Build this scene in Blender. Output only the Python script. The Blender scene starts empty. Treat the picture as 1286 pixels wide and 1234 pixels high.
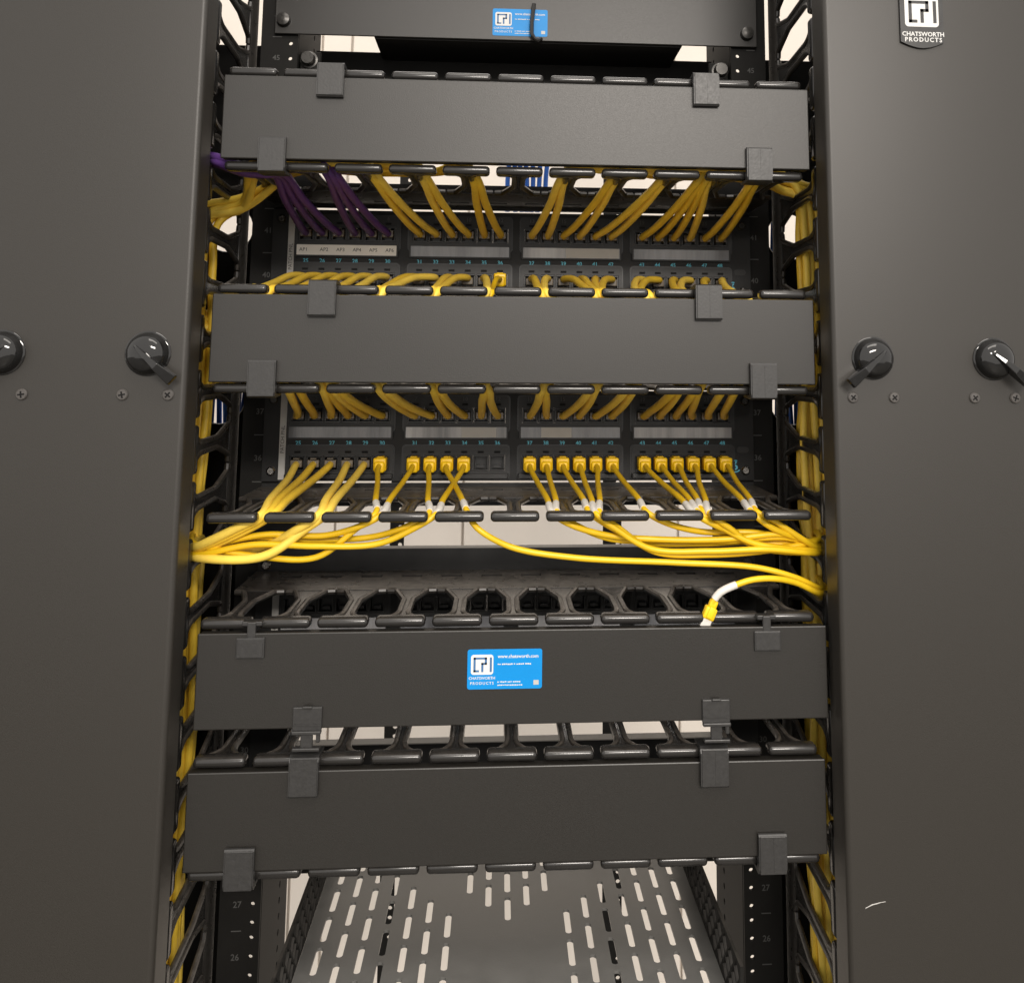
import bpy, bmesh, math, random
from mathutils import Matrix, Vector
from mathutils.geometry import delaunay_2d_cdt
random.seed(7)
MM = 0.001
scene = bpy.context.scene
COL = scene.collection

# ---------------------------------------------------------------- camera
cam_d = bpy.data.cameras.new('camera')
cam = bpy.data.objects.new('camera', cam_d)
COL.objects.link(cam)
cam_d.sensor_fit = 'HORIZONTAL'
cam_d.sensor_width = 36.0
cam_d.lens = 1232.46 / 1286 * 36
cam_d.shift_x = (643 - 716.38) / 1286
cam_d.shift_y = (295.54 - 617) / 1286
cam_d.clip_start = 0.01
cam_d.clip_end = 50
R_ = Vector((0.9973976, -0.0718429, 0.00605237))
U_ = Vector((-0.01528221, -0.12862868, 0.99157507))
F_ = Vector((0.07045912, 0.98908708, 0.12939185))
m3 = Matrix((R_, U_, -F_)).transposed()
cam.matrix_world = Matrix.Translation(Vector((-14.379, -801.412, -196.157)) * MM) @ m3.to_4x4()
scene.camera = cam

# ---------------------------------------------------------------- light (indoor: ceiling fixtures, room bounce)
world = bpy.data.worlds.new('World')
scene.world = world
world.use_nodes = True
bg = world.node_tree.nodes['Background']
bg.inputs['Color'].default_value = (1.0, 0.95, 0.895, 1)
bg.inputs['Strength'].default_value = 1.45

def ceiling_light(name, loc, sx, sy, power, col=(1.0, 0.925, 0.845), rx=0.0):
    l = bpy.data.lights.new(name, 'AREA')
    l.shape = 'RECTANGLE'; l.size = sx; l.size_y = sy
    l.energy = power; l.color = col
    o = bpy.data.objects.new(name, l)
    o.location = loc; o.rotation_euler = (rx, 0, 0)
    COL.objects.link(o)
    return o
ceiling_light('ceiling_lamp_aisle', (0.60, -3.4, 1.05), 1.3, 0.9, 290)
ceiling_light('ceiling_lamp_front', (0.25, -1.0, 1.25), 1.2, 0.6, 15)
ceiling_light('ceiling_lamp_rear', (0.0, 0.85, 1.25), 1.6, 0.5, 8)

vs = scene.view_settings
vs.view_transform = 'Standard'
vs.look = 'None'
vs.exposure = 0.0
vs.gamma = 1.0
vs.use_curve_mapping = False

# ---------------------------------------------------------------- materials
def nodes_of(m):
    m.use_nodes = True
    nt = m.node_tree
    return nt, nt.nodes['Principled BSDF']

def mat(name, col, rough=0.5, spec=0.5, metal=0.0, var=0.0, vscale=20.0, bump=0.0, bscale=600.0,
        rvar=0.0, dust=0.0, coat=0.0, stretch=None):
    m = bpy.data.materials.new(name)
    nt, b = nodes_of(m)
    b.inputs['Base Color'].default_value = (*col, 1)
    b.inputs['Roughness'].default_value = rough
    b.inputs['Specular IOR Level'].default_value = spec
    b.inputs['Metallic'].default_value = metal
    b.inputs['Coat Weight'].default_value = coat
    tc = nt.nodes.new('ShaderNodeTexCoord')
    geo = nt.nodes.new('ShaderNodeNewGeometry')
    base = None
    src = geo.outputs['Position']
    if stretch:
        mp = nt.nodes.new('ShaderNodeMapping'); mp.inputs['Scale'].default_value = stretch
        nt.links.new(src, mp.inputs['Vector']); src = mp.outputs['Vector']
    if var > 0 or rvar > 0:
        n = nt.nodes.new('ShaderNodeTexNoise')
        n.inputs['Scale'].default_value = vscale; n.inputs['Detail'].default_value = 6
        n.inputs['Roughness'].default_value = 0.65
        nt.links.new(src, n.inputs['Vector'])
        if var > 0:
            r = nt.nodes.new('ShaderNodeMapRange')
            r.inputs['From Min'].default_value = 0.3; r.inputs['From Max'].default_value = 0.7
            r.inputs['To Min'].default_value = 1 - var; r.inputs['To Max'].default_value = 1 + var
            nt.links.new(n.outputs['Fac'], r.inputs['Value'])
            mx = nt.nodes.new('ShaderNodeVectorMath'); mx.operation = 'SCALE'
            mx.inputs[0].default_value = col
            nt.links.new(r.outputs['Result'], mx.inputs['Scale'])
            base = mx.outputs['Vector']
        if rvar > 0:
            r2 = nt.nodes.new('ShaderNodeMapRange')
            r2.inputs['From Min'].default_value = 0.3; r2.inputs['From Max'].default_value = 0.7
            r2.inputs['To Min'].default_value = rough - rvar; r2.inputs['To Max'].default_value = rough + rvar
            nt.links.new(n.outputs['Fac'], r2.inputs['Value'])
            nt.links.new(r2.outputs['Result'], b.inputs['Roughness'])
    if dust > 0:   # settled dust: lies on faces that look up
        sep = nt.nodes.new('ShaderNodeSeparateXYZ')
        nt.links.new(geo.outputs['Normal'], sep.inputs[0])
        r3 = nt.nodes.new('ShaderNodeMapRange')
        r3.inputs['From Min'].default_value = 0.25; r3.inputs['From Max'].default_value = 1.0
        r3.inputs['To Max'].default_value = dust
        nt.links.new(sep.outputs['Z'], r3.inputs['Value'])
        n2 = nt.nodes.new('ShaderNodeTexNoise'); n2.inputs['Scale'].default_value = 120; n2.inputs['Detail'].default_value = 8
        nt.links.new(geo.outputs['Position'], n2.inputs['Vector'])
        r4 = nt.nodes.new('ShaderNodeMapRange')
        r4.inputs['From Min'].default_value = 0.35; r4.inputs['From Max'].default_value = 0.65
        r4.inputs['To Min'].default_value = 0.35
        nt.links.new(n2.outputs['Fac'], r4.inputs['Value'])
        mu = nt.nodes.new('ShaderNodeMath'); mu.operation = 'MULTIPLY'
        nt.links.new(r3.outputs['Result'], mu.inputs[0]); nt.links.new(r4.outputs['Result'], mu.inputs[1])
        mix = nt.nodes.new('ShaderNodeMix'); mix.data_type = 'RGBA'
        nt.links.new(mu.outputs[0], mix.inputs['Factor'])
        if base is not None: nt.links.new(base, mix.inputs['A'])
        else: mix.inputs['A'].default_value = (*col, 1)
        mix.inputs['B'].default_value = (0.26, 0.23, 0.20, 1)
        base = mix.outputs['Result']
    if base is not None: nt.links.new(base, b.inputs['Base Color'])
    if bump > 0:
        n3 = nt.nodes.new('ShaderNodeTexNoise'); n3.inputs['Scale'].default_value = bscale; n3.inputs['Detail'].default_value = 3
        nt.links.new(geo.outputs['Position'], n3.inputs['Vector'])
        bp = nt.nodes.new('ShaderNodeBump'); bp.inputs['Strength'].default_value = bump
        bp.inputs['Distance'].default_value = 0.0006
        nt.links.new(n3.outputs['Fac'], bp.inputs['Height'])
        nt.links.new(bp.outputs['Normal'], b.inputs['Normal'])
    return m

M = dict(
    powder=mat('black powder coat', (0.0120, 0.0108, 0.0090), 0.40, 0.5, var=0.10, vscale=1100, bump=0.14, bscale=1250, rvar=0.03),
    door=mat('door powder coat', (0.0195, 0.0172, 0.0140), 0.42, 0.5, var=0.10, vscale=1000, bump=0.14, bscale=1250, rvar=0.03),
    plastic=mat('glossy black plastic', (0.016, 0.015, 0.014), 0.20, 0.5, rvar=0.05, vscale=60, bump=0.04, bscale=300, dust=0.08),
    finger=mat('dusty black plastic', (0.018, 0.016, 0.014), 0.32, 0.5, rvar=0.08, vscale=80, bump=0.06, bscale=400, dust=0.42),
    clip=mat('satin black plastic', (0.021, 0.0205, 0.020), 0.42, 0.5, var=0.15, vscale=250, bump=0.15, bscale=500, rvar=0.06),
    rail=mat('black rail paint', (0.008, 0.0076, 0.0068), 0.6, 0.16, var=0.15, vscale=40, bump=0.1, bscale=700, dust=0.1),
    panel=mat('patch panel paint', (0.010, 0.010, 0.010), 0.5, 0.3, var=0.12, vscale=60, bump=0.1, bscale=800),
    module=mat('patch module plastic', (0.013, 0.013, 0.013), 0.42, 0.4, var=0.1, vscale=80, bump=0.06, bscale=700),
    jack=mat('jack plastic', (0.010, 0.010, 0.010), 0.35, 0.5, rvar=0.05, vscale=90),
    gold=mat('jack contact', (0.55, 0.42, 0.22), 0.35, 0.5, metal=1.0, var=0.1, vscale=300),
    deck=mat('shelf paint', (0.105, 0.104, 0.099), 0.36, 0.5, var=0.14, vscale=35, bump=0.12, bscale=700, rvar=0.08),
    yellow=mat('yellow cable jacket', (0.83, 0.57, 0.065), 0.42, 0.4, var=0.07, vscale=45, bump=0.05, bscale=500),
    yellow2=mat('yellow cable jacket, paler', (0.86, 0.61, 0.090), 0.46, 0.4, var=0.09, vscale=40, bump=0.05, bscale=500),
    yellow3=mat('yellow cable jacket, deeper', (0.78, 0.52, 0.045), 0.40, 0.4, var=0.09, vscale=50, bump=0.05, bscale=500),
    thin=mat('bright yellow cable jacket', (0.74, 0.47, 0.012), 0.36, 0.45, var=0.05, vscale=45),
    boot=mat('yellow plug boot', (0.84, 0.53, 0.008), 0.38, 0.45, var=0.06, vscale=90),
    purple=mat('purple cable jacket', (0.095, 0.036, 0.190), 0.42, 0.4, var=0.1, vscale=45),
    blue=mat('blue cable jacket', (0.015, 0.10, 0.42), 0.4, 0.4, var=0.1, vscale=45),
    clearplug=mat('smoky plug plastic', (0.15, 0.125, 0.095), 0.2, 0.5, var=0.15, vscale=200),
    sleeve=mat('white label sleeve', (0.60, 0.575, 0.53), 0.4, 0.4, var=0.08, vscale=150),
    tape=mat('grey label tape', (0.42, 0.41, 0.39), 0.4, 0.4, var=0.05, vscale=90),
    paper=mat('white label card', (0.85, 0.82, 0.77), 0.45, 0.4, var=0.04, vscale=90),
    window=mat('clear label window', (0.17, 0.175, 0.19), 0.12, 0.6, var=0.65, vscale=22, stretch=(1, 1, 0.12)),  # uneven reflections on the strip are put into the colour as stretched streaks
    windowlit=mat('clear label window over card', (0.30, 0.30, 0.31), 0.14, 0.6, var=0.6, vscale=30, stretch=(1, 1, 0.08)),  # brighter copy of the strip, its reflections also streaked into the colour
    cyan=mat('cyan print', (0.13, 0.50, 0.66), 0.5, 0.3, var=0.05),
    grey=mat('grey print', (0.065, 0.065, 0.063), 0.5, 0.3, var=0.05),
    void=mat('black opening', (0.002, 0.002, 0.002), 0.6, 0.2, var=0.05),
    ink=mat('black print', (0.03, 0.03, 0.03), 0.5, 0.3, var=0.05),
    white=mat('white print', (0.60, 0.60, 0.585), 0.45, 0.3, var=0.03),
    sticker=mat('blue sticker', (0.002, 0.215, 0.56), 0.4, 0.25, var=0.04, vscale=60),
    logoink=mat('blue grey print', (0.05, 0.13, 0.27), 0.45, 0.3, var=0.05),
    badge=mat('badge black', (0.012, 0.012, 0.012), 0.3, 0.5, rvar=0.05, vscale=90),
    knob=mat('polished black knob', (0.010, 0.010, 0.010), 0.07, 0.5, rvar=0.03, vscale=120, metal=0.0),
    screw=mat('painted screw', (0.055, 0.05, 0.046), 0.42, 0.5, var=0.15, vscale=300, bump=0.2, bscale=900),
    steel=mat('dark steel bolt', (0.05, 0.048, 0.045), 0.3, 0.5, metal=0.5, rvar=0.08, vscale=200),
    bright=mat('bright steel screw', (0.55, 0.53, 0.50), 0.25, 0.5, metal=1.0, rvar=0.08, vscale=300),
    wall=mat('off white wall paint', (0.74, 0.68, 0.61), 0.6, 0.3, var=0.04, vscale=3, bump=0.1, bscale=300),
    floor=mat('dark floor tile', (0.085, 0.08, 0.072), 0.45, 0.4, var=0.10, vscale=8),
    scratch=mat('bare scratch', (0.45, 0.44, 0.42), 0.5, 0.4, var=0.1, vscale=400),
)

# ---------------------------------------------------------------- mesh helpers (all input in millimetres)
def mesh_from(name, verts, faces, smooth=False):
    me = bpy.data.meshes.new(name)
    me.from_pydata([(v[0] * MM, v[1] * MM, v[2] * MM) for v in verts], [], faces)
    me.update()
    if smooth:
        me.polygons.foreach_set('use_smooth', [True] * len(me.polygons))
    return me

class MB:
    """collects shapes (millimetres) into one mesh"""
    def __init__(self): self.v = []; self.f = []; self.s = []
    def add(self, vs_, fs_, smooth=False):
        o = len(self.v)
        self.v += [tuple(p) for p in vs_]
        self.f += [tuple(i + o for i in f) for f in fs_]
        self.s += [smooth] * len(fs_)
        return self
    def box(self, c, d, bev=0.0, seg=2, rot=None):
        bm = bmesh.new()
        bmesh.ops.create_cube(bm, size=1.0)
        for v in bm.verts: v.co = Vector((v.co.x * d[0], v.co.y * d[1], v.co.z * d[2]))
        if bev > 0:
            bmesh.ops.bevel(bm, geom=list(bm.edges), offset=min(bev, 0.49 * min(d)), segments=seg, profile=0.5, affect='EDGES')
        if rot is not None:
            for v in bm.verts: v.co = rot @ v.co
        for v in bm.verts: v.co = v.co + Vector(c)
        bm.verts.index_update()
        vs_ = [v.co.copy() for v in bm.verts]; fs_ = [[v.index for v in f.verts] for f in bm.faces]
        bm.free()
        return self.add(vs_, fs_, bev > 0 and seg > 2)
    def tube(self, pts, r, n=10, caps=True):
        pts = [Vector(p) for p in pts]
        rings = []
        up = None
        for i, p in enumerate(pts):
            t = (pts[min(i + 1, len(pts) - 1)] - pts[max(i - 1, 0)]).normalized()
            if up is None:
                a = Vector((0, 0, 1)) if abs(t.z) < 0.9 else Vector((1, 0, 0))
                up = (a - t * a.dot(t)).normalized()
            else:
                up = (up - t * up.dot(t))
                up = up.normalized() if up.length > 1e-6 else Vector((1, 0, 0))
            s = t.cross(up)
            rr = r[i] if isinstance(r, (list, tuple)) else r
            rings.append([p + (up * math.cos(2 * math.pi * k / n) + s * math.sin(2 * math.pi * k / n)) * rr for k in range(n)])
        vs_ = [q for ring in rings for q in ring]
        fs_ = []
        for i in range(len(rings) - 1):
            for k in range(n):
                a, b = i * n + k, i * n + (k + 1) % n
                fs_.append((a, b, b + n, a + n))
        self.add(vs_, fs_, True)
        if caps:
            self.add(rings[0], [tuple(range(n))[::-1]])
            self.add(rings[-1], [tuple(range(n))])
        return self
    def prism(self, poly, a, b, axis='z', smooth=False):
        """poly: 2D outline; extruded from a to b. axis z: poly=(x,y); y: poly=(x,z); x: poly=(y,z)"""
        def P(u, v, w):
            return (u, v, w) if axis == 'z' else ((u, w, v) if axis == 'y' else (w, u, v))
        n = len(poly)
        vs_ = [P(u, v, a) for u, v in poly] + [P(u, v, b) for u, v in poly]
        self.add(vs_, [tuple(range(n)), tuple(range(n, 2 * n))[::-1]])
        o = len(self.v)
        self.add(vs_, [(i, (i + 1) % n, n + (i + 1) % n, n + i) for i in range(n)], smooth)
        return self
    def lathe(self, prof, c, axis='y', n=32, smooth=True):
        """prof: [(radius, offset)] along the axis"""
        vs_ = []
        for r, h in prof:
            for k in range(n):
                a = 2 * math.pi * k / n
                u, w = r * math.cos(a), r * math.sin(a)
                q = (u, h, w) if axis == 'y' else ((u, w, h) if axis == 'z' else (h, u, w))
                vs_.append((q[0] + c[0], q[1] + c[1], q[2] + c[2]))
        fs_ = []
        for i in range(len(prof) - 1):
            for k in range(n):
                a, b = i * n + k, i * n + (k + 1) % n
                fs_.append((a, b, b + n, a + n))
        fs_.append(tuple(range(n))[::-1]); fs_.append(tuple(range((len(prof) - 1) * n, len(prof) * n)))
        return self.add(vs_, fs_, smooth)
    def mesh(self, name):
        me = bpy.data.meshes.new(name)
        me.from_pydata([(v[0] * MM, v[1] * MM, v[2] * MM) for v in self.v], [], self.f)
        me.polygons.foreach_set('use_smooth', self.s)
        me.update()
        bm = bmesh.new(); bm.from_mesh(me)
        bmesh.ops.remove_doubles(bm, verts=bm.verts, dist=1e-6)
        bmesh.ops.recalc_face_normals(bm, faces=bm.faces)
        bm.to_mesh(me); bm.free()
        flags = [False] * len(me.polygons)
        me.polygons.foreach_get('use_smooth', flags)
        me.set_sharp_from_angle(angle=math.radians(40))
        me.polygons.foreach_set('use_smooth', flags)
        return me

def rrect(cx, cy, w, h, r, n=5):
    pts = []
    for (sx, sy, a0) in ((1, 1, 0), (-1, 1, 90), (-1, -1, 180), (1, -1, 270)):
        for k in range(n + 1):
            a = math.radians(a0 + 90 * k / n)
            pts.append((cx + sx * (w / 2 - r) + r * math.cos(a), cy + sy * (h / 2 - r) + r * math.sin(a)))
    return pts
def circ(cx, cy, r, n=24):
    return [(cx + r * math.cos(2 * math.pi * k / n), cy + r * math.sin(2 * math.pi * k / n)) for k in range(n)]

def curve_to_mesh(cu, name, plane):
    o = bpy.data.objects.new('tmp', cu); COL.objects.link(o)
    dg = bpy.context.evaluated_depsgraph_get()
    me = bpy.data.meshes.new_from_object(o.evaluated_get(dg))
    bpy.data.objects.remove(o)
    bpy.data.curves.remove(cu)
    me.name = name
    if plane == 'xz':      # faces -Y
        me.transform(Matrix(((1, 0, 0, 0), (0, 0, -1, 0), (0, 1, 0, 0), (0, 0, 0, 1))))
    elif plane == 'yz':
        me.transform(Matrix(((0, 0, 1, 0), (1, 0, 0, 0), (0, 1, 0, 0), (0, 0, 0, 1))))
    return me

def plate(name, outline, holes, t, plane='xz'):
    """sheet with real holes; outline and holes are 2D loops in mm, centred on its own plane"""
    def ccw(lp):
        a = sum(lp[i - 1][0] * lp[i][1] - lp[i][0] * lp[i - 1][1] for i in range(len(lp)))
        return lp if a > 0 else lp[::-1]
    loops = [ccw(lp) for lp in [outline] + holes]
    co, faces = [], []
    for lp in loops:
        faces.append(list(range(len(co), len(co) + len(lp))))
        co += [Vector(p) for p in lp]
    r = delaunay_2d_cdt(co, [], faces, 1, 1e-4)
    vs2, tri, orig = r[0], r[2], r[5]
    tri = [f for f, o in zip(tri, orig) if 0 in o and len(o) == 1]
    b = MB()
    def P(p, w):
        return (p[0], w, p[1]) if plane == 'xz' else ((p[0], p[1], w) if plane == 'xy' else (w, p[0], p[1]))
    for w in (-t / 2, t / 2):
        b.add([P(p, w) for p in vs2], tri)
    for lp in loops:
        n = len(lp)
        b.add([P(p, -t / 2) for p in lp] + [P(p, t / 2) for p in lp], [(i, (i + 1) % n, n + (i + 1) % n, n + i) for i in range(n)])
    return b.mesh(name)

_tc = {}
def text_mesh(s, size, plane='xz', bold=0.0, align='CENTER', rot=0.0, spacing=1.0):
    key = (s, size, plane, bold, align, rot, spacing)
    if key in _tc: return _tc[key]
    cu = bpy.data.curves.new('lettering', 'FONT')
    cu.body = s; cu.size = size; cu.align_x = align; cu.align_y = 'CENTER'
    cu.offset = bold; cu.space_character = spacing; cu.resolution_u = 2
    me = curve_to_mesh(cu, 'lettering', None)
    me.transform(Matrix.Scale(MM, 4))
    if rot: me.transform(Matrix.Rotation(rot, 4, 'Z'))
    if plane == 'xz':
        me.transform(Matrix(((1, 0, 0, 0), (0, 0, -1, 0), (0, 1, 0, 0), (0, 0, 0, 1))))
    _tc[key] = me
    return me

def link(name, me, m, parent=None, loc=(0, 0, 0), rot=(0, 0, 0)):
    if len(me.materials) == 0: me.materials.append(M[m])
    o = bpy.data.objects.new(name, me)
    COL.objects.link(o)
    if parent: o.parent = parent
    o.location = Vector(loc) * MM
    o.rotation_euler = rot
    return o
def tag(o, label, cat, group=None):
    o['label'] = label; o['category'] = cat
    if group: o['group'] = group
    return o
def thing(name, label, cat, loc=(0, 0, 0), group=None):
    o = bpy.data.objects.new(name, None); COL.objects.link(o)
    o.empty_display_size = 0.02
    o.location = Vector(loc) * MM
    return tag(o, label, cat, group)
def struct(o): o['kind'] = 'structure'; return o

U = 44.45
MZ = [0.0, -4 * U, -8 * U, -12 * U]          # centres of the four horizontal managers
PZ = [-2 * U, -6 * U, -10 * U]                        # centres of the two patch panels
PITCH = 43.8
GAP = [-197.1 + PITCH * k for k in range(10)]
RAILY = 187.0

# ================================================================ setting
wall = struct(link('wall', MB().box((0, 1440, -300), (5200, 40, 2900)).mesh('wall'), 'wall'))
edges = [-2300, -1500, -900, -429, -362, -88, 385, 960, 1560, 2300]
for a, b in zip(edges[:-1], edges[1:]):
    link('wall_panel', MB().box(((a + b) / 2, 1414, -300), (b - a - 5, 12, 2900), 2, 1).mesh('wall_panel'), 'wall', wall)
struct(link('floor', MB().box((0, 0, -1760), (16000, 16000, 20)).mesh('floor'), 'floor'))

# ---------------------------------------------------------------- equipment rack
rack = thing('equipment_rack', 'black steel equipment rack frame carrying the patch panels and cable managers', 'rack', (0, RAILY, -1750))
Z0, Z1 = -1000.0, 420.0
def rack_z(z): return z + 1750
for s in (-1, 1):
    holes = []
    k = -22
    while k < 10:
        zc = -U / 2 + U * k
        for dz in (-15.9, 0, 15.9):
            z = zc + dz
            if Z0 + 5 < z < Z1 - 5: holes.append(circ(s * 232.3, z, 2.1, 10))
        k += 1
    fl = plate('post_flange', [(s * 225, Z0), (s * 262, Z0), (s * 262, Z1), (s * 225, Z1)], holes, 3)
    post = link('post', fl, 'rail', rack, (0, 2.5, 1750))
    wh = []
    z = Z0 + 20
    while z < Z1 - 10:
        wh.append(circ(83, z, 3.2, 10)); z += U / 3
    web = plate('post_web', [(4, Z0), (120, Z0), (120, Z1), (4, Z1)], wh, 3, 'yz')
    link('web', web, 'rail', post, (s * 226.5, 0, 0))
    # printed unit numbers and tick marks beside the holes
    for unit in range(25, 47):
        zc = (unit - 40.5) * U + PZ[0]
        link('unit_number', text_mesh(str(unit), 7.6, bold=0.1), 'grey', post, (s * 246, -1.8, zc))
        link('unit_tick', MB().box((0, 0, 0), (9, 0.2, 0.9)).mesh('unit_tick'), 'grey', post, (s * 246, -1.75, zc - U / 2))
    br = link('bracket', MB().box((0, 0, 0), (21, 4, 30), 0.8, 1).box((s * 9.5, 14, 0), (2.4, 26, 30)).mesh('bracket'), 'rail', rack, (s * 213, 10, rack_z(106)))
    bolt = MB().lathe([(6.8, 0), (7.2, -2), (7.2, -8), (6.2, -10), (0.5, -10)], (0, 0, 0), 'y', 20)
    bolt.lathe([(9.0, 0.3), (9.0, -1.2), (7, -1.6)], (0, 0, 0), 'y', 24)
    link('bolt', bolt.mesh('bolt'), 'steel', br, (s * 1.5, -2, 6))
cb = MB().box((0, 0, 0), (440, 3, 84)).box((0, 17, 41), (440, 34, 2.5)).box((0, 17, -41), (440, 34, 2.5))
link('crossbar', cb.mesh('crossbar'), 'rail', rack, (0, 262 - RAILY, rack_z(101)))

# rack behind, seen through the gaps
rear = thing('rear_rack', 'black perforated rack posts standing behind, seen through the gaps', 'rack', (0, 1100, -1750))
for (x0, x1) in ((-212, -186), (186, 221)):
    hs = []
    z = -1700
    while z < 600:
        hs.append(circ(x1 - 7, z, 4.0, 10)); z += 16
    link('post', plate('post', [(x0, -1750), (x1, -1750), (x1, 700), (x0, 700)], hs, 4), 'rail', rear, (0, 0, 1750))

# ---------------------------------------------------------------- fingers
def side_outline(L, w):
    return [(17.8, 4.5), (14, 6), (9.5, 10), (w + 1.4, 17), (w, 25), (w, L * 0.60), (w + 1.0, L * 0.64), (w + 8.6, L * 0.89), (w + 10.6, L * 0.92), (21.8, L * 0.93)]
def finger_mesh(L, half=19.3, w=4.5):
    b = MB()
    b.box((0, 0, 0), (half * 2, 13, 7.6), 3.2, 4)
    o = side_outline(L, w)
    b.prism([(x, y) for x, y in o] + [(-x, y) for x, y in reversed(o)], -0.7, 0.7, 'z')
    for s in (-1, 1):
        b.tube([(s * (x - 1.0), y, 0) for x, y in o], 2.5, 8)
    b.prism([(-21.8, L * 0.93), (21.8, L * 0.93), (21.8, L), (-21.8, L)], -1.2, 1.2, 'z')
    b.box((0, 4, 0), (30, 6, 5), 1.5, 2)
    me = b.mesh('finger')
    me.materials.append(M['finger']); me.materials.append(M['plastic'])
    for p in me.polygons:      # the front pad keeps its shine
        if p.center.y < 6.6 * MM or (len(p.vertices) > 8 and p.center.y < L * MM): p.material_index = 1
    return me
FING = finger_mesh(110)
VFING = finger_mesh(138, 19.6, 5.4)

# ---------------------------------------------------------------- printed maker's mark (blocks of the letters)
def logo_mesh(w, h):
    b = MB()
    t = 0.10
    def seg(x0, z0, x1, z1):
        b.prism([(x0 * w - w / 2, z0 * h - h / 2), (x1 * w - w / 2, z0 * h - h / 2), (x1 * w - w / 2, z1 * h - h / 2), (x0 * w - w / 2, z1 * h - h / 2)], -0.12, 0, 'y')
    seg(.10, .12, .10 + t, .88); seg(.10, .88 - t, .72, .88); seg(.10, .12, .36, .12 + t)
    seg(.72 - t, .50, .72, .88); seg(.46, .50, .72, .50 + t); seg(.46, .12, .46 + t, .50 + t)
    seg(.85, .12, .85 + t, .88)
    return b.mesh('logo')
def print_lines(rows):
    """rows of print too small to read: (x0, x1, z, height)"""
    rnd = random.Random(3)
    b = MB()
    for x0, x1, z, h in rows:
        x = x0
        while x < x1:
            w = min(rnd.uniform(0.7, 1.5), x1 - x)
            b.box((x + w / 2, 0, z + rnd.uniform(-.1, .1)), (w, 0.1, h * rnd.uniform(.6, 1)))
            x += w + (0.25 if rnd.random() < .8 else 0.9)
    return b.mesh('print_lines')
def add_sticker(parent, c):
    x, y, z = c
    link('sticker', MB().prism(rrect(0, 0, 57, 29, 1.8), -0.15, 0.15, 'y').mesh('sticker'), 'sticker', parent, (x, y, z))
    y -= 0.3
    link('logo_plate', MB().prism(rrect(0, 0, 17, 14.5, 2), -0.1, 0.1, 'y').mesh('logo_plate'), 'white', parent, (x - 17.3, y, z + 3.4))
    link('logo', logo_mesh(16.5, 14.0), 'logoink', parent, (x - 17.3, y - 0.12, z + 3.4))
    link('lettering', text_mesh('CHATSWORTH', 2.9, bold=0.03), 'white', parent, (x - 17.3, y, z - 6.5))
    link('lettering', text_mesh('PRODUCTS', 2.9, bold=0.03, spacing=1.3), 'white', parent, (x - 17.3, y, z - 10.2))
    link('lettering', text_mesh('www.chatsworth.com', 3.5, bold=0.06, align='LEFT'), 'white', parent, (x - 5.5, y, z + 9.2))
    link('lettering', print_lines([(-5.5, 20, 3.6, 1.0), (-5.5, 12, -9.3, 0.9), (-5.5, 14, -11.6, 0.9)]), 'white', parent, (x, y, z))
    link('lettering', MB().box((0, 0, 0), (4, 0.1, 3.4)).mesh('mark'), 'tape', parent, (x + 24, y, z - 10))

# ---------------------------------------------------------------- horizontal cable managers
def clip_mesh(up):
    """latch wrapped over a finger pad: profile in y,z extruded along x"""
    s = 1 if up else -1
    prof = [(9, 5.6), (-11.5, 7.2), (-14.2, 5.8), (-15.4, 3), (-15.4, -20.5), (-14.4, -22), (-12, -22), (-11.6, -6), (-9.6, -4.2), (-8.8, 4.2), (9, 4.2)]
    b = MB()
    b.prism([(y, z * s) for y, z in prof], -10.8, 10.8, 'x')
    b.box((0, -15.5, s * -7.5), (20, 1.0, 27.0), 0.45, 2)
    b.prism([(0.5, s * 5), (10, s * 5), (10, s * -20), (0.5, s * -20)], -16.25, -15.9, 'y')
    return b.mesh('clip')
CLIP_T, CLIP_B = clip_mesh(True), clip_mesh(False)
def cover_mesh():
    b = MB()
    b.box((1.2, -9.4, 0), (483, 2.3, 69), 0.9, 2)
    b.box((1.2, -4.5, 33.4), (480, 7.4, 1.8)).box((1.2, -4.5, -33.4), (480, 7.4, 1.8))
    return b.mesh('cover')
COVER = cover_mesh()
def cover_open_mesh():
    b = MB()
    b.box((0, -9.4, 0), (483, 2.3, 69), 0.9, 2)
    b.box((0, -5, 33.2), (480, 6, 2)).box((0, -5, -33.2), (480, 6, 2))
    return b.mesh('cover')
base_holes = [rrect(-203.5 + 37 * k, 157, 19, 9, 0.8, 2) for k in range(12)]
BASE = plate('finger_base', [(-241, 109), (241, 109), (241, 186), (-241, 186)], base_holes, 2.4, 'xy')
def back_plate_mesh():
    return plate('back_plate', [(-240, -43.5), (240, -43.5), (240, 43.5), (-240, 43.5)],
                 [rrect(0, 2, 412, 40, 3)], 2.5)
BACK = back_plate_mesh()
LIP = MB().box((0, 7, 0), (414, 14, 2.0)).mesh('opening_lip')
mlabels = ['topmost horizontal cable manager, closed, above the purple cables',
           'closed horizontal cable manager between the two patch panels',
           'open horizontal cable manager with its cover hanging down, blue sticker on it',
           'lowest horizontal cable manager, closed, above the slotted shelf']
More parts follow.
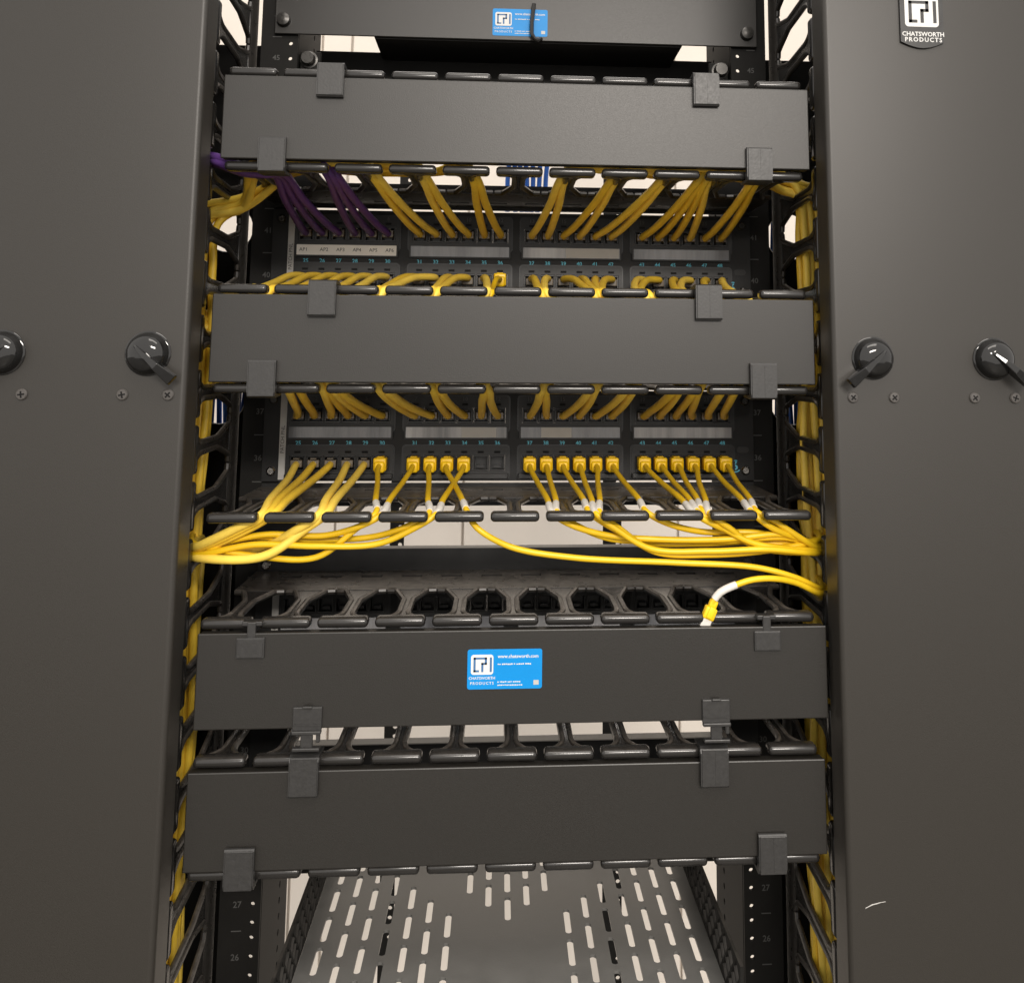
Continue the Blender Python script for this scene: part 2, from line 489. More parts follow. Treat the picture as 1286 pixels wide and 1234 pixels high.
for i, mz in enumerate(MZ):
    t = thing('cable_manager', mlabels[i], 'cable manager', (0, 0, mz), 'horizontal cable managers')
    bp = link('back_plate', BACK, 'panel', t, (0, RAILY - 3.2, 0))
    link('opening_lip', LIP, 'deck', bp, (0, 1.5, -19.2))  # lips take the paler shelf paint: rear light on them put into colour
    link('opening_lip', LIP, 'deck', bp, (0, 1.5, 23.2))
    for s in (1, -1):
        link('finger_base', BASE, 'finger', t, (0, 0, s * 39.2))
        for k in range(11):
            link('finger', FING, 'finger', t, (-219 + PITCH * k, 0, s * 39.2), (0, 0, 0))
    for s in (-1, 1):
        sc = MB().lathe([(4.6, 0), (4.6, -1.6), (3.2, -3), (0.4, -3)], (0, 0, 0), 'y', 14)
        for dz in (-32, 32):
            link('mounting_screw', sc.mesh('mounting_screw'), 'bright' if s < 0 else 'steel', t, (s * 232.3, RAILY - 4.6, dz))
    if i != 2:
        c = link('cover', COVER, 'powder', t)
        for s in (-1, 1):
            link('clip', CLIP_T, 'clip', c, (s * 154.8, 0, 39.2))
            link('clip', CLIP_B, 'clip', c, (s * 198.8, 0, -39.2))
    else:
        c = link('cover', cover_open_mesh(), 'powder', t, (4, -2, -78.3))
        c['label'] = 'unlatched cover hanging below the fingers, inner side showing'
        for s in (-1, 1):
            h = MB().box((0, -11.3, 24), (21, 2.6, 15), 0.6, 2).box((0, -9.4, 35.5), (6.5, 3.4, 14), 0.8, 2).box((0, -6, 41), (15, 8, 3.5), 0.8, 2)
            h.box((0, -12.8, 24), (19, 0.6, 13), 0.2, 1)
            link('clip', h.mesh('clip'), 'clip', c, (s * 198 - 4, 0, 0))
            g = MB().box((0, -11.6, -27), (21.5, 3, 17), 0.6, 2).box((0, -13.5, -36), (21.5, 5, 2.6), 0.6, 2)
            g.box((0, -12, -42.5), (9, 3, 12), 0.8, 2).box((0, -13.5, -47.8), (20, 5, 2.4), 0.6, 2)
            g.box((0, -14, -18.3), (7, 2.4, 1.6), 0.5, 2).box((0, -13.3, -31), (20, 0.9, 1.0)).box((8.5, -12.4, -40), (3, 3, 7), 0.5, 1)
            link('clip', g.mesh('clip'), 'clip', c, (s * 155 - 2.5, 0, 0))
        add_sticker(c, (-10.5, -10.75, 6))

# ---------------------------------------------------------------- patch panels
def port_x(i): return -207.5 + 112.1 * (i // 6) + 16.1 * (i % 6)
TOPZ, BOTZ = 19.5, -26.5
JACK = MB()
for (cx, cz, w, h) in ((0, 6.6, 15, 1.6), (0, -6.6, 15, 1.6), (-6.7, 0, 1.6, 11.6), (6.7, 0, 1.6, 11.6)):
    JACK.box((cx, 4.2, cz), (w, 11, h), 0.3, 1)
JACK.box((0, 9.6, 0), (14, 1.2, 12)).box((0, 6.5, -3.6), (7, 6, 3.0)).box((0, 8, 4.2), (10, 3, 1.4))
JACK = JACK.mesh('jack')
CONTACT = MB()
for k in range(8): CONTACT.box((-4.2 + 1.2 * k, 7.2, 2.2), (0.5, 4.5, 0.5))
CONTACT = CONTACT.mesh('contacts')
SLOT = MB().box((0, 0, 0), (5.8, 0.3, 2.1)).mesh('icon_slot')
def module_mesh(zc, h, jz):
    hs = [[(16.1 * k - 40.25 - 7.6, jz - 7.5), (16.1 * k - 40.25 + 7.6, jz - 7.5), (16.1 * k - 40.25 + 7.6, jz + 7.5), (16.1 * k - 40.25 - 7.6, jz + 7.5)] for k in range(6)]
    return plate('port_module', rrect(0, zc, 103, h, 3.0), hs, 3)
MODT, MODB = module_mesh(21, 34, TOPZ), module_mesh(-26, 32, BOTZ)
RIMT = plate('rim', rrect(0, 21, 105.2, 36.2, 4), [rrect(0, 21, 103, 34, 3)], 1.4)
RIMB = plate('rim', rrect(0, -26, 105.2, 34.2, 4), [rrect(0, -26, 103, 32, 3)], 1.4)
BOOTLIP = MB().box((0, -3, 0), (103, 6, 5.5), 1.0, 2).mesh('lip')
STRIPF = plate('label_frame', rrect(0, 0, 101, 13, 1), [rrect(0, 0, 98, 10.3, 0.6)], 2.2)
LABELW = MB().box((0, 0, 0), (98, 1.0, 10.3)).mesh('label_strip')
LABELC = MB().box((0, 0, 0), (98, 1.0, 10.3)).mesh('label_strip')
LABELP = MB().box((0, 0, 0), (98, 1.0, 10.3)).mesh('label_strip')
pl = ['upper black patch panel with white wireless access point labels and purple cables',
      'lower black patch panel with bright yellow booted plugs in its bottom row',
      'unused patch panel in the dark behind the hanging cover, under the open fingers']
for p, pz in enumerate(PZ):
    t = thing('patch_bay', pl[p], 'patch panel', (0, RAILY, pz), 'patch panels')
    fh = []
    for g in range(4):
        cx = port_x(6 * g) + 40.25
        fh += [rrect(cx, 21, 100, 31, 2), rrect(cx, -26, 100, 29, 2)]
    link('faceplate', plate('faceplate', [(-241, -43.6), (241, -43.6), (241, 43.6), (-241, 43.6)], fh, 2.2), 'panel', t, (0, -1.2, 0))
    for s in (-1, 1):
        for dz in (-34, 34):
            link('mounting_screw', MB().lathe([(4.4, 0), (4.4, -1.5), (3, -2.8), (0.4, -2.8)], (0, 0, 0), 'y', 14).mesh('screw'),
                 'bright' if dz < 0 else 'steel', t, (s * 232.3, -2.4, dz))
    for g in range(4):
        cx = port_x(6 * g) + 40.25
        mt = link('port_module', MODT, 'module', t, (cx, -3, 0))
        mb_ = link('port_module', MODB, 'module', t, (cx, -3, 0))
        link('rim', RIMT, 'jack', t, (cx, -2.6, 0)); link('rim', RIMB, 'jack', t, (cx, -2.6, 0))
        link('lip', BOOTLIP, 'jack', mb_, (0, 0, -38.8))
        link('label_frame', STRIPF, 'module', t, (cx, -5.0, 3.0))
        if p == 0 and g == 0:
            ls = link('label_strip', LABELP, 'paper', t, (cx, -5.0, 3.0))
            for k in range(6):
                link('lettering', text_mesh('AP%d' % (k + 1), 5.0), 'ink', ls, (16.1 * k - 40.25 + (2 if k else -2), -0.7, 0.2))
        else:
            link('label_strip', LABELC if (p + g) % 2 else LABELW, 'window' if (p + g) % 2 else 'windowlit', t, (cx, -5.0, 3.0))
            if (p, g) in ((1, 1), (0, 2), (1, 2)):
                wpatch = {(1, 1): (22, 34), (0, 2): (21, 54), (1, 2): (-14, 30)}[(p, g)]
                link('reflection_patch', MB().box((0, 0, 0), (wpatch[1], 0.5, 9.6)).mesh('reflection_patch'), 'tape', t, (cx + wpatch[0], -5.8, 3.0))  # pale patch: mostly reflected surroundings, put in as colour
        for k in range(6):
            i = 6 * g + k
            for (mod, jz, num, colr, nz) in ((mt, TOPZ, i + 1, 'grey', 35.2), (mb_, BOTZ, i + 25, 'cyan', -7.6)):
                j = link('jack', JACK, 'jack', mod, (16.1 * k - 40.25, 0, jz))
                link('icon_slot', SLOT, 'void', mod, (16.1 * k - 40.25, -1.7, jz + 10.6))
                link('port_number', text_mesh(str(num), 5.4, bold=0.12), colr, t,
                     (port_x(i), -4.65 if colr == 'grey' else -2.5, nz))
    # side label strip
    st = link('side_label', MB().box((0, 0, 0), (6.2, 0.8, 84)).mesh('side_label'), 'tape', t, (-222.2, -3.2, 0))
    link('lettering', text_mesh('PATCH PNL', 5.0, rot=math.pi / 2), 'ink', st, (0, -0.5, -4))
    # category mark at the right end
    c6 = text_mesh('6', 11, bold=0.35)
    link('lettering', c6, 'cyan', t, (222, -2.6, -30))
    ring = MB().tube([(5.6 * math.cos(a), 0, 5.6 * math.sin(a)) for a in [math.radians(70 + 10 * q) for q in range(26)]], 0.7, 6)
    link('category_mark', ring.mesh('category_mark'), 'cyan', t, (222, -2.8, -30))
    link('slot', MB().box((0, 0, 0), (2.4, 0.3, 6)).mesh('slot'), 'ink', t, (219, -2.5, -14))
    link('slot', MB().prism(rrect(0, 0, 12, 6, 2.9), -0.15, 0.15, 'y').mesh('slot'), 'ink', t, (230, -2.5, -14))

# ---------------------------------------------------------------- patch cables
def spline(pts, step=4.0):
    P = [Vector(p) for p in pts]
    P = [P[0] * 2 - P[1]] + P + [P[-1] * 2 - P[-2]]
    out = []; marks = []
    for i in range(1, len(P) - 2):
        p0, p1, p2, p3 = P[i - 1], P[i], P[i + 1], P[i + 2]
        d01 = max((p1 - p0).length, 1e-3) ** .5; d12 = max((p2 - p1).length, 1e-3) ** .5; d23 = max((p3 - p2).length, 1e-3) ** .5
        m1 = (p2 - p1) + ((p1 - p0) / d01 - (p2 - p0) / (d01 + d12)) * d12
        m2 = (p2 - p1) + ((p3 - p2) / d23 - (p3 - p1) / (d12 + d23)) * d12
        n = max(3, min(14, int((p2 - p1).length / step)))
        marks.append(len(out))
        for k in range(n):
            u = k / n
            out.append(p1 * (2 * u ** 3 - 3 * u ** 2 + 1) + m1 * (u ** 3 - 2 * u ** 2 + u) + p2 * (-2 * u ** 3 + 3 * u ** 2) + m2 * (u ** 3 - u ** 2))
    marks.append(len(out))
    out.append(P[-2])
    return out, marks

def cut(path, i0, back, length):
    """piece of the path that ends `back` mm before point i0 and is `length` long"""
    d = 0; pts = []
    i = i0
    while i > 0 and d < back + length:
        seg = (path[i] - path[i - 1]).length
        if d >= back: pts.append(path[i])
        d += seg; i -= 1
    return pts[::-1]

BOOT = MB().box((0, -8.5, 1.0), (12.2, 15, 12.6), 1.6, 3).box((0, -15, -1.2), (10, 9, 10.5), 2.2, 3).box((0, -6, 7.2), (6.5, 10, 2.2), 0.6, 2)
BOOT = BOOT.mesh('boot')
PLUG = MB().box((0, -2.2, 0), (11.0, 6.5, 7.0), 0.7, 2).box((0, -2.6, 4.8), (6, 6, 1.2), 0.3, 1).mesh('plug')
vert_n = {-1: 0, 1: 0}
def vslot(side, front=None):
    n = vert_n[side]; vert_n[side] += 1
    y = 90 + 6.4 * (n // 5)
    return (266.5 if side > 0 else 272) + 6.6 * (n % 5) + 0.22 * (y - 90) + (3.3 if (n // 5) % 2 else 0), y

def make_cable(label, start, pts, r, m, kind=None, group=None, sleeve=None, name='patch_cable', n=10):
    o = thing(name, label, 'cable', start, group)
    if m == 'yellow': m = random.choice(['yellow', 'yellow2', 'yellow3'])
    path, marks = spline(pts)
    S = Vector(start)
    link('jacket', MB().tube([q - S for q in path], r, n).mesh('jacket'), m, o)
    if kind == 'boot': link('plug_boot', BOOT, 'boot', o)
    elif kind == 'plug': link('plug', PLUG, 'clearplug', o)
    if sleeve is not None:
        pc = cut(path, marks[sleeve[0]], sleeve[1], sleeve[2])
        if len(pc) > 2:
            link('label_sleeve', MB().tube([q - S for q in pc], r + 0.55, n).mesh('label_sleeve'), 'sleeve', o)
    return o

def run_vertical(side, exit_z, down=True):
    vx, vy = vslot(side)
    if not down: vx += 24
    w = random.uniform(0, 6.28); a = random.uniform(1.5, 4.0)
    vx += random.uniform(-1, 1); vy += random.uniform(-1, 1)
    pts = [(side * 250, vy + 2, exit_z + random.uniform(-7, 7)), (side * (vx - 3), vy, exit_z - (16 if down else -16))]
    z = exit_z - (60 if down else -60)
    while (z > -820) if down else (z < 430):
        pts.append((side * (vx + a * math.sin(w + z * 0.021)), vy + 0.8 * a * math.cos(w + z * 0.017), z))
        z += -62 if down else 62
    return pts

lane = {}
def trough(mi, side, x_from, zlo, zhi):
    """points along the manager's trough from x_from to its end"""
    k = lane.get((mi, side), 0); lane[(mi, side)] = k + 1
    y = 34 + 9 * (k % 6) + random.uniform(-1.5, 1.5)
    z = MZ[mi] + zlo + (zhi - zlo) * ((k // 6) / 3.0) + random.uniform(-1.5, 1.5)
    xs = abs(x_from) + 34 if x_from * side > 0 else -abs(x_from) + 34
    pts = []
    x = xs
    while x < 226:
        pts.append((side * x, y + random.uniform(-2, 2), z + random.uniform(-1.5, 1.5))); x += 62
    return pts

tens = {2: 'twenty', 3: 'thirty', 4: 'forty'}
ones = ['', '-one', '-two', '-three', '-four', '-five', '-six', '-seven', '-eight', '-nine']
def num_word(n): return tens[n // 10] + ones[n % 10]
words = ['first', 'second', 'third', 'fourth', 'fifth', 'sixth', 'seventh', 'eighth', 'ninth', 'tenth']
PURPLE = range(6)
# upper panel, top row: up into the topmost manager
D1 = [-209, -205, -201, -164, -160, -156, -126, -122, -84, -80, -40.5, -36.5, 37, 41, 81, 85, 124, 128, 157, 160.5, 164, 167.5, 205, 210]
for i in range(24):
    x, z = port_x(i), PZ[0] + TOPZ
    side = -1 if i < 12 else 1
    d = D1[i]; dy = 36 + 3.5 * (i % 2)
    pts = [(x, 184, z), (x, 172, z + .5), (x + .20 * (d - x), 148, z + 4), (x + .66 * (d - x), 86, z + 18),
           (d, dy, MZ[0] - 37), (d + side * 9, dy - 2, MZ[0] - 26)]
    if i < 6:
        k = i % 3
        if i < 3: pts[-1] = (d - 8, 26, MZ[0] - 40)
        else: pts += [(d - 24, 40, -24 + 3 * k), (-205, 34, -30 + 3 * k)]
        pts.append((-228, 12 + 6 * k, -40 + 4 * (i // 3)))
        pts.append((-249, 14 + 6 * k, -33 + 4 * (i // 3)))
        pts += run_vertical(-1, -22, False)[1:]
    else:
        pts += trough(0, side, d, -26, -4)
        pts += run_vertical(side, (-52 if side < 0 else -24) + random.uniform(-6, 6))
    c = 'purple' if i in PURPLE else 'yellow'
    lab = ('purple patch cable in the top row of the upper patch panel, %s from the left' % words[i] if i < 6 else
           'thick yellow cable in the upper panel top row, above port %s' % num_word(i + 25))
    make_cable(lab, (x, RAILY - 4, z), pts, 3.55, c, 'plug', 'cables of the upper patch panel top row')
# upper panel, bottom row: down into the manager between the panels
D2 = [-219, -214, -203, -199, -195, -191, -117, -112, -72, -67, -26, -22, 20, 25, 64, 69, 73, 77, 107, 112, 145, 150, 175, 195]
for i in range(24):
    x, z = port_x(i), PZ[0] + BOTZ
    side = -1 if i < 12 else 1
    d = D2[i] if i >= 6 else x - 13
    boot = i == 11
    y0 = 166 if boot else 184
    zz = z if boot else z + 2.2
    pts = [(x, y0, zz), (x, y0 - 10, zz + .5), (x + .48 * (d - x), y0 - 38, zz - 2.0), (x + .86 * (d - x), 104, zz - 12), (d, 62, zz - 20),
           (d, 19 + 4 * (i % 2), MZ[1] + 39), (d + side * 6, 18 + 4 * (i % 2), MZ[1] + 29)]
    pts += trough(1, side, d, 22, -4)
    pts += run_vertical(side, -155.6 + random.uniform(-8, 8))
    make_cable('yellow cable in port %s of the upper panel%s' % (num_word(i + 25), ', with a square yellow boot' if boot else ''),
               (x, RAILY - 4, z), pts, 3.55 if not boot else 2.5, 'yellow' if not boot else 'thin', 'boot' if boot else 'plug', 'cables of the upper patch panel bottom row')
# lower panel, top row: up into the manager between the panels
D3 = [-186, -178, -158, -154, -150, -146, -113, -108, -69, -64, -28, -24, 22, 26, 62, 67, 92, 99, 132, 138, 150, 154, 173, 185]
for i in range(24):
    x, z = port_x(i), PZ[1] + TOPZ
    side = -1 if i < 12 else 1
    d = D3[i]
    pts = [(x, 184, z), (x, 172, z), (x + .24 * (d - x), 150, z + 4), (x + .70 * (d - x), 80, z + 16.5),
           (d, 16 + 4 * (i % 2), MZ[1] - 38), (d + side * 6, 16 + 4 * (i % 2), MZ[1] - 28)]
    pts += trough(1, side, d, -26, -6)
    pts += run_vertical(side, -200 + random.uniform(-8, 8))
    make_cable('thick yellow cable in the lower panel top row, above port %s' % num_word(i + 25),
               (x, RAILY - 4, z), pts, 3.55, 'yellow', 'plug', 'cables of the lower patch panel top row')
# lower panel, bottom row: down through the open manager and out to the sides
D4 = {0: -201, 1: -197, 2: -193, 3: -156, 4: -151, 5: -112, 6: -107, 7: -70, 8: -37, 9: -64,
      12: 32, 13: 36, 14: 62, 15: 66, 16: 70, 17: 109, 18: 147, 19: 151, 20: 155, 21: 159, 22: 195, 23: 200}
m3n = {-1: 0, 1: 0}
for i, d in D4.items():
    x, z = port_x(i), PZ[1] + BOTZ - (1 if i >= 5 else 0)
    side = -1 if i < 10 and i != 8 else 1
    thick = i < 5
    y0 = 184 if thick else 164
    k = m3n[side]; m3n[side] += 1
    sag = (k % 6)
    pts = [(x, y0, z), (x, y0 - 9, z - 1.5), (x + .34 * (d - x), y0 - 50, z - 9), (x + .74 * (d - x), 52, MZ[2] + 45.5),
           (d, 8 + (i % 3) * 3, MZ[2] + 38.5)]
    if i == 8:
        pts += [(-30, 5, -326), (-4, 8, -341), (47, 11, -350.5), (131, 13, -355.5), (197, 14, -360), (231, 16, -369),
                (252, 24, -379)]
        pts += run_vertical(1, -380)[1:]
    else:
        zl = MZ[2] + 27 - 3.1 * sag
        yl = 10 + 5 * (k % 4)
        pts += [(d + side * 14, 7 + (i % 3) * 3, MZ[2] + 31.5 - 0.7 * sag)]
        xx = abs(d) + 44 if d * side > 0 else 44
        while xx < 226:
            droop = 5.5 * math.sin(math.pi * min(1, max(0, (xx - abs(d)) / (250 - abs(d)))))
            pts.append((side * xx, yl + random.uniform(-2, 2), zl - droop + random.uniform(-1, 1))); xx += 48
        pts += [(side * 251, 24 + 3 * (k % 4), MZ[2] + 13.5 - 2.2 * (k % 5))]
        pts += run_vertical(side, MZ[2] + 12)[1:]
    make_cable(('thick yellow cable in port %s of the lower panel' if thick else
                'thin bright yellow cable with square boot in port %s of the lower panel') % num_word(i + 25),
               (x, RAILY - 4, z), pts, 3.5 if thick else 2.5, 'yellow' if thick else 'thin', 'plug' if thick else 'boot',
               'cables of the lower patch panel bottom row', None if thick else (4, 2 + 3 * (i % 3), 26))
# loose cable with a free plug resting on the open manager
lp = [(155.5, -3, -389), (157, -4, -383), (163, -5, -375), (176, -4.5, -369.5), (190, -3, -366), (208, 0, -366), (228, 8, -371), (251, 20, -382)]
lp += run_vertical(1, -384)[1:]
lc = make_cable('loose bright yellow cable with an unplugged end resting on the open cable manager', (155.5, -3, -389), lp, 2.45, 'thin', None, None, (3, 0, 22))
tl = Matrix.Rotation(math.radians(24), 3, 'Y')
pb = MB()
for (c_, d_, bv) in (((0, 0, 0), (9.5, 8, 10), 1.6), ((0, 0, 7.5), (6.6, 6.4, 7), 1.8), ((0, -4.6, 1), (4.6, 1.6, 9), 0.5)):
    pb.box(tuple(tl @ Vector(c_)), d_, bv, 3, tl)
link('plug_boot', pb.mesh('plug_boot'), 'boot', lc, (-1, 0, -2))
link('plug', MB().box(tuple(tl @ Vector((0, 0, -8.5))), (7.6, 6.4, 9), 0.6, 1, tl).mesh('plug'), 'sleeve', lc, (-1, 0, -2))

# ---------------------------------------------------------------- vertical cable managers beside the rack
HOLEZ = [-57 - 4 * U * k for k in range(2)]
for s, nm in ((-1, 'left'), (1, 'right')):
    t = thing('vertical_cable_manager', 'black vertical cable manager with yellow cables behind the %s door' % nm, 'cable manager', (s * 262, 20, -1750), 'vertical cable managers')
    def vloc(x, y, z): return (x - s * 262, y - 20, z + 1750)
    tilt = -s * math.radians(2.6)
    for unit in range(24, 50):
        zb = (unit - 41) * U + PZ[0] + 0.5 * U + U / 2     # arms at the unit boundaries, gaps at the unit centres
        link('finger', VFING, 'finger', t, vloc(s * 258.6, 20, zb), (0, math.pi / 2, tilt))
    bar = MB().box((s * 266.5, 170, -300), (5, 26, 1500), 1.0, 1)
    bar.v = [(x - s * 262, y - 20, z + 1750) for x, y, z in bar.v]
    link('base_bar', bar.mesh('base_bar'), 'finger', t)
    hs = [circ(s * 301, z, 26, 28) for z in HOLEZ if z < 110]
    back = plate('back_panel', [(s * 264, -1050), (s * 412, -1050), (s * 412, 143), (s * 264, 143)], hs, 2.5)
    link('back_panel', back, 'rail', t, vloc(0, 250, 0))
    rims = [z for z in HOLEZ if z < 110]
    for z in rims:
        ring = MB().tube([(26 * math.cos(a), 0, 26 * math.sin(a)) for a in [2 * math.pi * q / 28 for q in range(29)]], 1.3, 6, False)
        link('grommet', ring.mesh('grommet'), 'plastic', t, vloc(s * 301, 248.6, z))
    side_w = MB().box((s * 411, 130, -300), (3, 240, 1500))
    side_w.v = [(x - s * 262, y - 20, z + 1750) for x, y, z in side_w.v]
    link('side_panel', side_w.mesh('side_panel'), 'rail', t)

# blue cables seen through the round holes
for s, xs, zr in ((-1, [-281 - 6.1 * q for q in range(8)], (-332, -150)), (1, [281 + 6.1 * q for q in range(8)], (-332, -150)), (1, [281, 287, 293], (-130, 60))):
    where = 'left, beside the lower panel' if s < 0 else ('right, beside the lower panel' if zr[1] < 0 else 'right, beside the upper panel')
    for k, x in enumerate(xs):
        o = thing('blue_cable', 'blue cable seen through the round hole on the ' + where, 'cable', (x, 285, zr[0]), 'blue cables on the ' + where)
        pts = [(x + 2 * math.sin(z * 0.03 + k), 285 + 4 * (k % 2), z) for z in range(zr[0], zr[1] + 1, 60)]
        path, _ = spline(pts)
        link('jacket', MB().tube([q - Vector((x, 285, zr[0])) for q in path], 2.9, 10).mesh('jacket'), 'blue', o)
for k in range(7):
    x = -6 + 9.2 * k
    o = thing('blue_cable', 'short stretch of blue cable behind the topmost manager, seen under its middle', 'cable', (x, 600, 20), 'blue cables behind the topmost manager')
    path, _ = spline([(x + 3 * math.sin(k), 600, 20), (x, 600, 70), (x + 4 * math.cos(k), 598, 120), (x, 600, 180)])
    link('jacket', MB().tube([q - Vector((x, 600, 20)) for q in path], 3.4, 8).mesh('jacket'), 'blue', o)

# ---------------------------------------------------------------- doors of the vertical managers
def door_profile(s):
    x0, x1, yf, yb, r = 250.0, 428.0, -32.0, -4.0, 4.5
    P = [(x0, yb)]
    P += [(x0 + r - r * math.cos(math.radians(a)), yf + r - r * math.sin(math.radians(a))) for a in range(0, 91, 10)]
    P += [(x1 - r + r * math.sin(math.radians(a)), yf + r - r * math.cos(math.radians(a))) for a in range(0, 91, 15)]
    P += [(x1, yb), (x1 - 2, yb)]
    P += [(x1 - 2, yf + r), (x1 - r, yf + 2.2), (x0 + r, yf + 2.2), (x0 + 2, yf + r), (x0 + 2, yb)]
    return [(s * x, y) for x, y in P]
def knob_mesh(ang):
    b = MB()
    b.lathe([(15.8, 0), (15.8, -2), (15.2, -4.5), (13.6, -8.5), (11.0, -11), (6, -12.2), (0.5, -12.5)], (0, 0, 0), 'y', 40)
    b.lathe([(17.0, 0.2), (17.0, -1.0), (15.9, -1.8)], (0, 0, 0), 'y', 40)
    return b.mesh('knob')
def lever_mesh():
    # a tapered wing across the knob that overhangs its rim; runs along local +x
    b = MB()
    prof_top = [(-13.5, -8.5), (-6, -13.5), (4, -16.5), (14, -17.5), (30, -15.0), (31, -11.5), (16, -6), (-13.5, -6)]
    n = len(prof_top)
    def wid(x): return 0.9 + 3.6 * max(0, (x + 13) / 44) ** 1.2
    vs_ = [(x, y, wid(x)) for x, y in prof_top] + [(x, y, -wid(x)) for x, y in prof_top]
    fs_ = [tuple(range(n)), tuple(range(n, 2 * n))[::-1]] + [(i, (i + 1) % n, n + (i + 1) % n, n + i) for i in range(n)]
    b.add(vs_, fs_)
    me = b.mesh('lever')
    bm = bmesh.new(); bm.from_mesh(me)
    bmesh.ops.bevel(bm, geom=list(bm.edges), offset=0.7 * MM, segments=2, profile=0.5, affect='EDGES')
    bm.to_mesh(me); bm.free()
    return me
KNOB, LEVER = knob_mesh(0), lever_mesh()
def screw_mesh():
    b = MB().lathe([(4.3, 0), (4.3, -0.9), (3.6, -1.7), (0.4, -1.9)], (0, 0, 0), 'y', 18)
    return b.mesh('screw')
SCREW = screw_mesh()
RECESS = MB().box((0, -1.85, 0), (5.0, 0.3, 1.1)).box((0, -1.87, 0), (1.1, 0.3, 5.0)).mesh('recess')
for s, nm in ((-1, 'left'), (1, 'right')):
    lab = ('wide black steel door on the left with a turn knob near its inner edge' if s < 0 else
           'wide black steel door on the right with the maker badge and two turn knobs')
    t = thing('manager_door', lab, 'door', (s * 328, 0, -1000), 'doors of the vertical cable managers')
    pr = door_profile(s)
    link('door_panel', MB().prism([(x - s * 328, y) for x, y in pr], 0, 1460, 'z', True).mesh('door_panel'), 'door', t)
    for kx, ang in ((282.5 if s > 0 else 279.5, 40), (382 if s > 0 else 386, 40)):
        kb = link('knob', KNOB, 'knob', t, (s * (kx - 328), -32, 810 - 0.6))
        inward = -s
        if kx > 300: inward = s
        a = math.radians(41)
        link('lever', LEVER, 'knob', kb, (0, 0, 0), (0, (a if inward > 0 else math.pi - a), 0))
        for dx in (-17, 16.5):
            sw = link('screw', SCREW, 'screw', t, (s * (kx - 328) + dx, -32, 778.5), (0, random.uniform(0, 1.5), 0))
            link('recess', RECESS, 'void', sw)
    if s > 0:
        bz = 1066 + 24
        # shield badge with a bowed lower edge
        outl = [(-18.5, 26), (-18.5, -19)] + [(-18.5 + 37 * q / 10, -19 - 5.2 * math.sin(math.pi * q / 10)) for q in range(1, 10)] + [(18.5, -19), (18.5, 26)] + [(18.5 - 37 * q / 10, 26 + 5 * math.sin(math.pi * q / 10)) for q in range(1, 10)]
        bd = link('badge', MB().prism(outl, -2.2, 0.4, 'y').mesh('badge'), 'badge', t, (5.5, -32.2, bz))
        link('lettering', text_mesh('CHATSWORTH', 5.2, bold=0.12), 'white', bd, (0.8, -2.3, -12.4))
        link('lettering', text_mesh('PRODUCTS', 5.2, bold=0.12, spacing=1.28), 'white', bd, (0.8, -2.3, -17.6 + 0.4))
        link('logo_plate', MB().prism(rrect(0, 0, 29, 26, 3), -0.1, 0.1, 'y').mesh('logo_plate'), 'white', bd, (0, -2.35, 7))
        link('logo', logo_mesh(28, 25), 'badge', bd, (0, -2.5, 7))
        sc = MB().prism([(-8, -2.0), (-5.5, -0.9), (-2, 0.4), (1.2, 1.0), (4, 1.8), (8, 2.3), (7.4, 2.6), (2.6, 2.0), (0.4, 1.5), (-2.6, 1.0), (-6, -0.6), (-7.6, -1.2)], -0.06, 0, 'y')
        link('scratch', sc.mesh('scratch'), 'scratch', t, (271 - 328, -32.05, -594 + 1000))

# ---------------------------------------------------------------- shelves
sh = thing('vented_shelf', 'grey slotted shelf at the bottom, with lattice side walls', 'shelf', (0, RAILY, -660), 'rack shelves')
slots = []
def stadium(x, y, w, l):
    r = w / 2
    return ([(x + r * math.cos(math.radians(a)), y + l / 2 - r + r * math.sin(math.radians(a))) for a in range(0, 181, 30)] +
            [(x + r * math.cos(math.radians(a)), y - l / 2 + r + r * math.sin(math.radians(a))) for a in range(180, 361, 30)])
for c in range(-9, 10):
    for rI in range(-3, 10):
        x = c * 16.6; y = rI * 44 + (22 if c % 2 else 0) + 20
        if not (-40 < y < 330): continue
        ax = abs(x)
        inner = ax < 0.50 * (y - 92) + 6 and y > 96 and ax < 60
        outer = ax > 34 + 0.62 * (y - 92) and ax > 40
        if y > 215: outer = ax > 110; inner = ax < 50
        if (inner or outer) and ax < 156:
            slots.append(stadium(x, y, 5.2, 36))
deck = plate('deck', [(-163, -52), (163, -52), (163, 330), (-163, 330)], slots, 2.2, 'xy')
link('deck', deck, 'deck', sh, (0, -RAILY, 0))
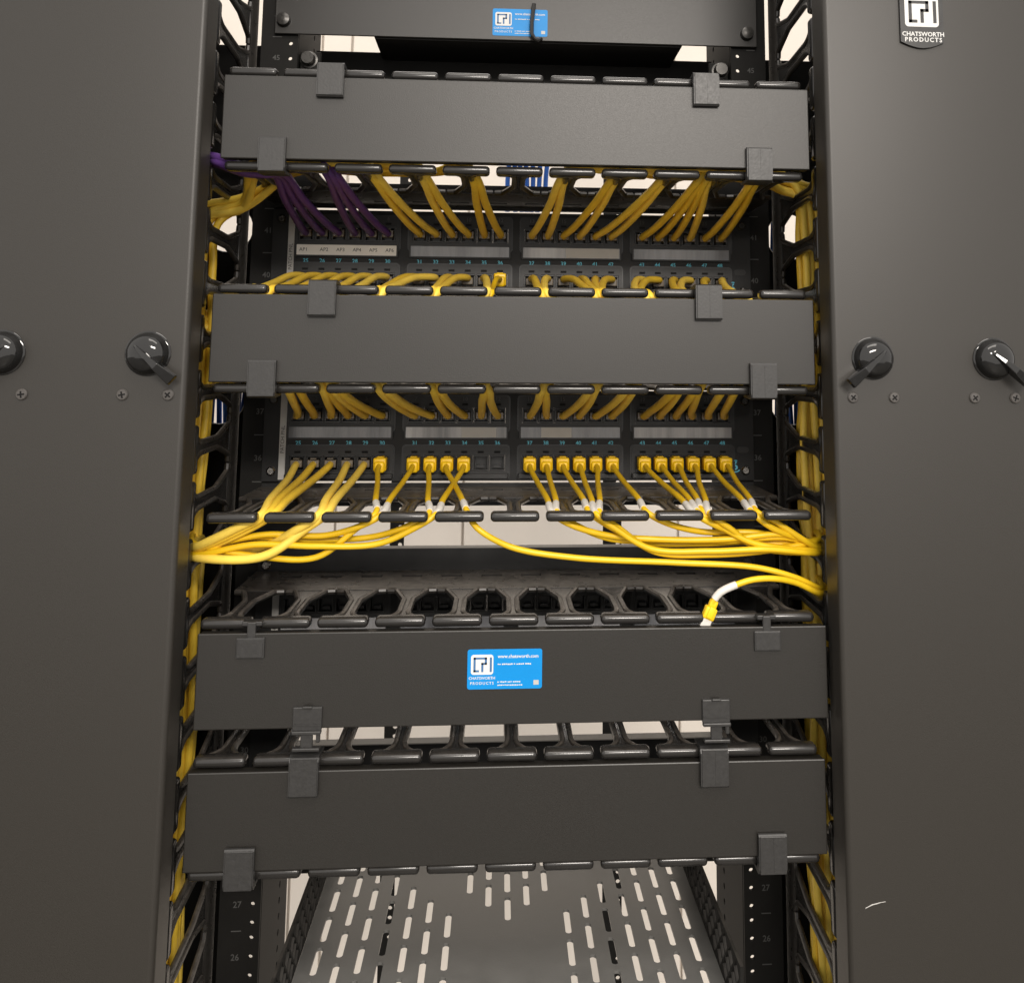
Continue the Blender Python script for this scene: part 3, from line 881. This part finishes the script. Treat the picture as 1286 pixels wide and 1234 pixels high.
for s in (-1, 1):
    dia = []
    for q in range(20):
        for w in range(3):
            yy = -40 + q * 18.5 + (9.2 if w % 2 else 0); zz = 10 + w * 9.5
            dia.append([(yy - 7.6, zz), (yy, zz - 7.8), (yy + 7.6, zz), (yy, zz + 7.8)])
    dia = [d for d in dia if all(-50 < y < 326 and 1.5 < z < 38 for y, z in d)]
    link('side_wall', plate('side_wall', [(-52, 0), (330, 0), (330, 39), (-52, 39)], dia, 2.2, 'yz'), 'rail', sh, (s * 164.5, -RAILY, 0))
    link('mounting_ear', MB().box((0, 0, 0), (76, 3, 39)).mesh('mounting_ear'), 'rail', sh, (s * 203, -6, 19.5))
link('front_lip', MB().box((0, 0, 0), (326, 2.4, 26), 0.8, 1).mesh('front_lip'), 'deck', sh, (0, -52 - RAILY, -12))

us = thing('rack_shelf', 'black shelf at the very top with a blue sticker on its front edge', 'shelf', (0, RAILY, 133.5), 'rack shelves')
fp = link('front_plate', MB().box((0, 0, 0), (500, 2.4, 88), 0.6, 1).mesh('front_plate'), 'powder', us, (2, -2.5, 46))
add_sticker(fp, (0, -1.4, -25))
link('deck', MB().box((0, 0, 0), (317, 260, 2.4)).box((0, 129, 6), (317, 2.4, 14)).mesh('deck'), 'rail', us, (12.5, 130, 2))
for s in (-1, 1):
    link('gusset', MB().prism([(0, 0), (250, 0), (250, 18), (30, 84), (0, 84)], -1.2, 1.2, 'x').mesh('gusset'), 'rail', us, (12.5 + s * 159, 0, 2))
    link('mounting_screw', MB().lathe([(7.2, 0), (7.2, -2), (6.4, -6), (3, -7), (0.4, -7)], (0, 0, 0), 'y', 20).mesh('mounting_screw'), 'steel', us, (s * 240 + 1, -3.6, 16))
hook = MB().tube([(16, -9, 40), (14, -9, 20), (14, -9, 8), (17, -9, 2.5), (21, -8, 1.0), (24, -6, 4)], 2.2, 8)
tag(link('cable_hook', hook.mesh('cable_hook'), 'plastic', None, (0, RAILY, 133.5)), 'black hook hanging over the blue sticker at the very top', 'hook')

# a dark cable sagging against the wall behind, seen over the lowest manager
loop, _ = spline([(-86, 1385, -760), (-80, 1385, -850), (-58, 1385, -872), (-34, 1385, -858), (-10, 1385, -800), (0, 1385, -740)])
tag(link('wall_cable', MB().tube([q - Vector((-58, 1385, -872)) for q in loop], 2.2, 8).mesh('wall_cable'), 'void', None, (-58, 1385, -872)),
    'thin black cable sagging in front of the pale wall behind', 'cable')
